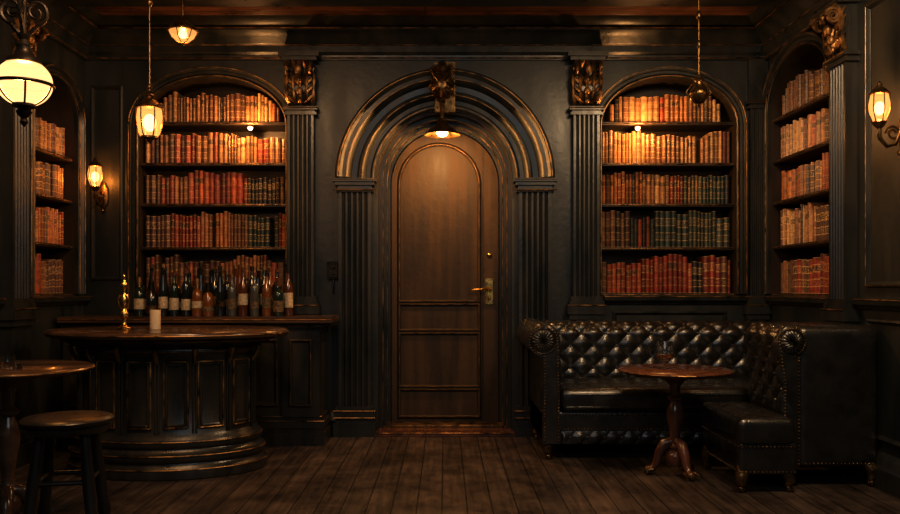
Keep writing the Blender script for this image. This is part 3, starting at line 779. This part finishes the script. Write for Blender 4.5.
# small amber ceiling lamp
mb=MB(); x,y,z=-1.63,-1.0,2.62
mb.lathe([(0,0),(.03,.004),(.065,.03),(.085,.07)],(x,y,z),28,1); mb.lathe([(.085,.068),(.092,.07),(.092,.082),(.06,.11),(.03,.13),(.018,.16),(.0,.16)],(x,y,z),28,0)
mb.sphere((x,y,z+.05),.026,2,14)
mb.tube([(x,y,z+.15),(x,y,H)],.008,8,0); mb.lathe([(0,-.05),(.03,-.045),(.06,-.02),(.07,0),(0,0)],(x,y,H),20,0); mb.sphere((x,y,z-.008),.010,0)
for k in range(6):
    a=2*pi*k/6+.4; mb.tube([(x+q*cos(a),y+q*sin(a),z+zz) for q,zz in ((0,-.005),(.035,.001),(.07,.03),(.09,.07))],.003,6,0)
o=mb.obj('ceiling_lamp',[M_BRONZE,M_AMBB,M_BULB],sharp=50); light('POINT','bulb_light',(x,y,z+.05),7,WARM,.015,o)
# big globe lamp
mb=MB(); x,y,z=-1.885,-2.40,2.015; R=.118
mb.lathe([(R*sin(a),-R*.9*cos(a)) for a in [pi*(.12+.70*i/16) for i in range(17)]],(x,y,z),36,1)
mb.lathe([(0,-.20),(.010,-.19),(.018,-.175),(.010,-.16),(.028,-.145),(.034,-.13),(.022,-.118),(.05,-.108),(.048,-.095),(0,-.095)],(x,y,z),24,0)
mb.lathe([(.072,.080),(.078,.085),(.070,.105),(.045,.12),(.03,.15),(.036,.165),(.02,.19),(.03,.21),(.012,.23),(0,.23)],(x,y,z),24,0)
mb.tube([(x+(R+.003)*cos(2*pi*i/40),y+(R+.003)*sin(2*pi*i/40),z-.01) for i in range(40)],.008,6,0,True)
for k in range(6):
    a=2*pi*k/6; mb.tube([(x+(R*sin(b)+.003)*cos(a),y+(R*sin(b)+.003)*sin(a),z-R*.9*cos(b)) for b in [pi*(.13+.36*i/8) for i in range(9)]],.0045,6,0)
mb.tube([(x,y,z+.2),(x,y,H)],.012,10,0); mb.lathe([(0,-.05),(.03,-.045),(.06,-.02),(.07,0),(0,0)],(x,y,H),20,0)
for k in range(4):
    a=2*pi*k/4+.3
    sp=[]
    for i in range(24):
        t=i/23*2*pi*1.4-pi/2; rr=.05*(1-i/23*.75); q=.05+rr*cos(t); sp.append((x+q*cos(a),y+q*sin(a),z+.32+rr*sin(t)*1.2))
    mb.tube(sp,[.010*(1-i/23*.5) for i in range(24)],6,0)
    mb.tube([(x,y,z+.20),(x+.04*cos(a),y+.04*sin(a),z+.24),(x+.06*cos(a),y+.06*sin(a),z+.265)],[.012,.010,.008],6,0)
o=mb.obj('globe_lamp',[M_IRON,M_GLOBE],sharp=50); light('POINT','bulb_light',(x,y,z),24,(1,.54,.21),.05,o)

# sconces
def sconce(T,u,z,s,power,n=.16):
    mb=MB(T); r=.045*s;h=.14*s
    mb.lathe([(r*.55,0),(r*.95,h*.35),(r,h*.6),(r*.8,h*.92)],(u,n,z),20,1)
    mb.sphere((u,n,z+h*.45),r*.5,2,14,1.4)
    mb.lathe([(0,-.035*s),(r*.2,-.03*s),(r*.5,-.015*s),(r*.7,0),(r*.5,.01),(0,.01)],(u,n,z),20,0)
    mb.lathe([(r*.9,h*.9),(r*1.0,h*.93),(r*.7,h*1.05),(r*.3,h*1.15),(r*.25,h*1.25),(0,h*1.35)],(u,n,z),20,0)
    for k in range(6):
        a=2*pi*k/6; mb.tube([(u+q*cos(a),n+q*sin(a),z+zz) for q,zz in ((r*.6,0),(r,h*.4),(r*.9,h*.92))],.003,6,0)
    mb.tube([(u,.01,z-.02*s),(u,n*.35,z-.10*s),(u,n*.7,z-.11*s),(u,n,z-.07*s),(u,n,z-.02*s)],.009*s,8,0)
    sp=[(u,n*.45+.035*s*(1-i/20*.7)*cos(i*.5),z-.05*s+.035*s*(1-i/20*.7)*sin(i*.5)) for i in range(20)]
    mb.tube(sp,.006*s,6,0)
    mb.lathe([(0,-.09*s),(.012*s,-.08*s),(.03*s,-.05*s),(.034*s,0),(.03*s,.05*s),(.012*s,.08*s),(0,.09*s)],(u,.008,z-.04*s),16,0,1,.35)
    mb.sphere((u,.02,z-.14*s),.014*s,0)
    o=mb.obj('wall_sconce',[M_BRONZE,M_LANT,M_BULB],sharp=50)
    light('POINT','bulb_light',T(u,n,z+h*.45),power,WARM,.012*s,o)
sconce(TB,-2.545,1.83,1.15,12,.15)
sconce(TR,1.78,1.965,1.15,12,.13)

# door lamp with ornate keystone
mb=MB(TB)
mb.box(-.075,.075,.10,.14,2.38,2.74)
mb.sphere((-.02,.20,2.55),.088,0,20,1.1,1,.8)
for k in range(8):
    a=2*pi*k/8; mb.tube([(-.02+.03*cos(a),.27,2.55+.03*sin(a)),(-.02+.075*cos(a),.25,2.55+.08*sin(a)),(-.02+.10*cos(a+.2),.20,2.55+.11*sin(a+.2))],[.012,.016,.006],6,0)
for sg in (-1,1):
    mb.tube([(-.02+sg*(.05+.04*(1-i/20*.8)*cos(i*.5)),.18,2.66+.04*(1-i/20*.8)*sin(i*.5)) for i in range(20)],.010,6,0)
mb.tube([(-.02,.12,2.66),(-.02,.20,2.70),(-.02,.27,2.66)],[.03,.035,.02],8,0); mb.tube([(-.02,.20,2.46),(-.02,.26,2.40),(-.02,.28,2.29)],[.03,.018,.014],8,0)
mb.lathe([(.016,.11),(.03,.095),(.036,.07),(.06,.05),(.105,.015),(.130,-.01),(.123,-.01),(.10,.008),(.05,.038),(.02,.05)],(-.02,.28,2.19),36,0)
mb.lathe([(.012,.035),(.035,.02),(.042,-.005),(.03,-.025),(0,-.034)],(-.02,.28,2.198),24,1)
o=mb.obj('door_lamp',[M_BRONZE,M_BULB],sharp=50)
light('POINT','bulb_light',(-.02,-.30,2.14),17,(1,.50,.17),.03,o)

# shelf lights
for (T,u,p) in ((TB,-1.455,3.6),(TB,1.44,3.6)):
    mb=MB(T); mb.lathe([(0,.0),(.022,.0),(.024,-.012),(.018,-.016),(0,-.016)],(u,-.012,2.309),20,0); mb.sphere((u,-.008,2.288),.019,1,14)
    o=mb.obj('shelf_light',[M_BRASS,M_BULB],sharp=50); light('POINT','bulb_light',(u,-.12,2.285),p,WARM,.015,o)

# soft general fill: unseen area lights added to brighten the room, no real fixtures
light('AREA','room_fill_light',(0,-5.2,2.85),34,(.88,.95,1.0),2.2,None,(0,-.5,.8))  # cool fill added above the camera
light('AREA','added_wash_fill',(1.5,-2.9,2.93),58,(1,.68,.38),.5,None,(1.4,-.7,.3))  # added warm fill aimed at the sofa, no fixture here
light('AREA','added_wash_fill',(-1.2,-2.9,2.93),36,(1,.60,.30),.5,None,(-1.5,-.8,.3))  # added warm fill aimed at the bar, no fixture here
w=bpy.data.worlds.new('World'); scn.world=w; w.use_nodes=True
w.node_tree.nodes['Background'].inputs[0].default_value=(.40,.62,.72,1); w.node_tree.nodes['Background'].inputs[1].default_value=.06

# ------------------------------------------------------------------ camera
cam=bpy.data.cameras.new('camera'); co=bpy.data.objects.new('camera',cam); scn.collection.objects.link(co)
co.location=(0,-6,1.10); co.rotation_euler=(pi/2,0,0); cam.sensor_width=36; cam.lens=804/900*36
cam.shift_x=5/900; cam.shift_y=30/900; cam.clip_start=.05
scn.camera=co
try:
    scn.view_settings.view_transform='Standard'; scn.view_settings.look='None'
    scn.view_settings.exposure=0.15; scn.view_settings.gamma=0.80
except Exception as e: print(e)
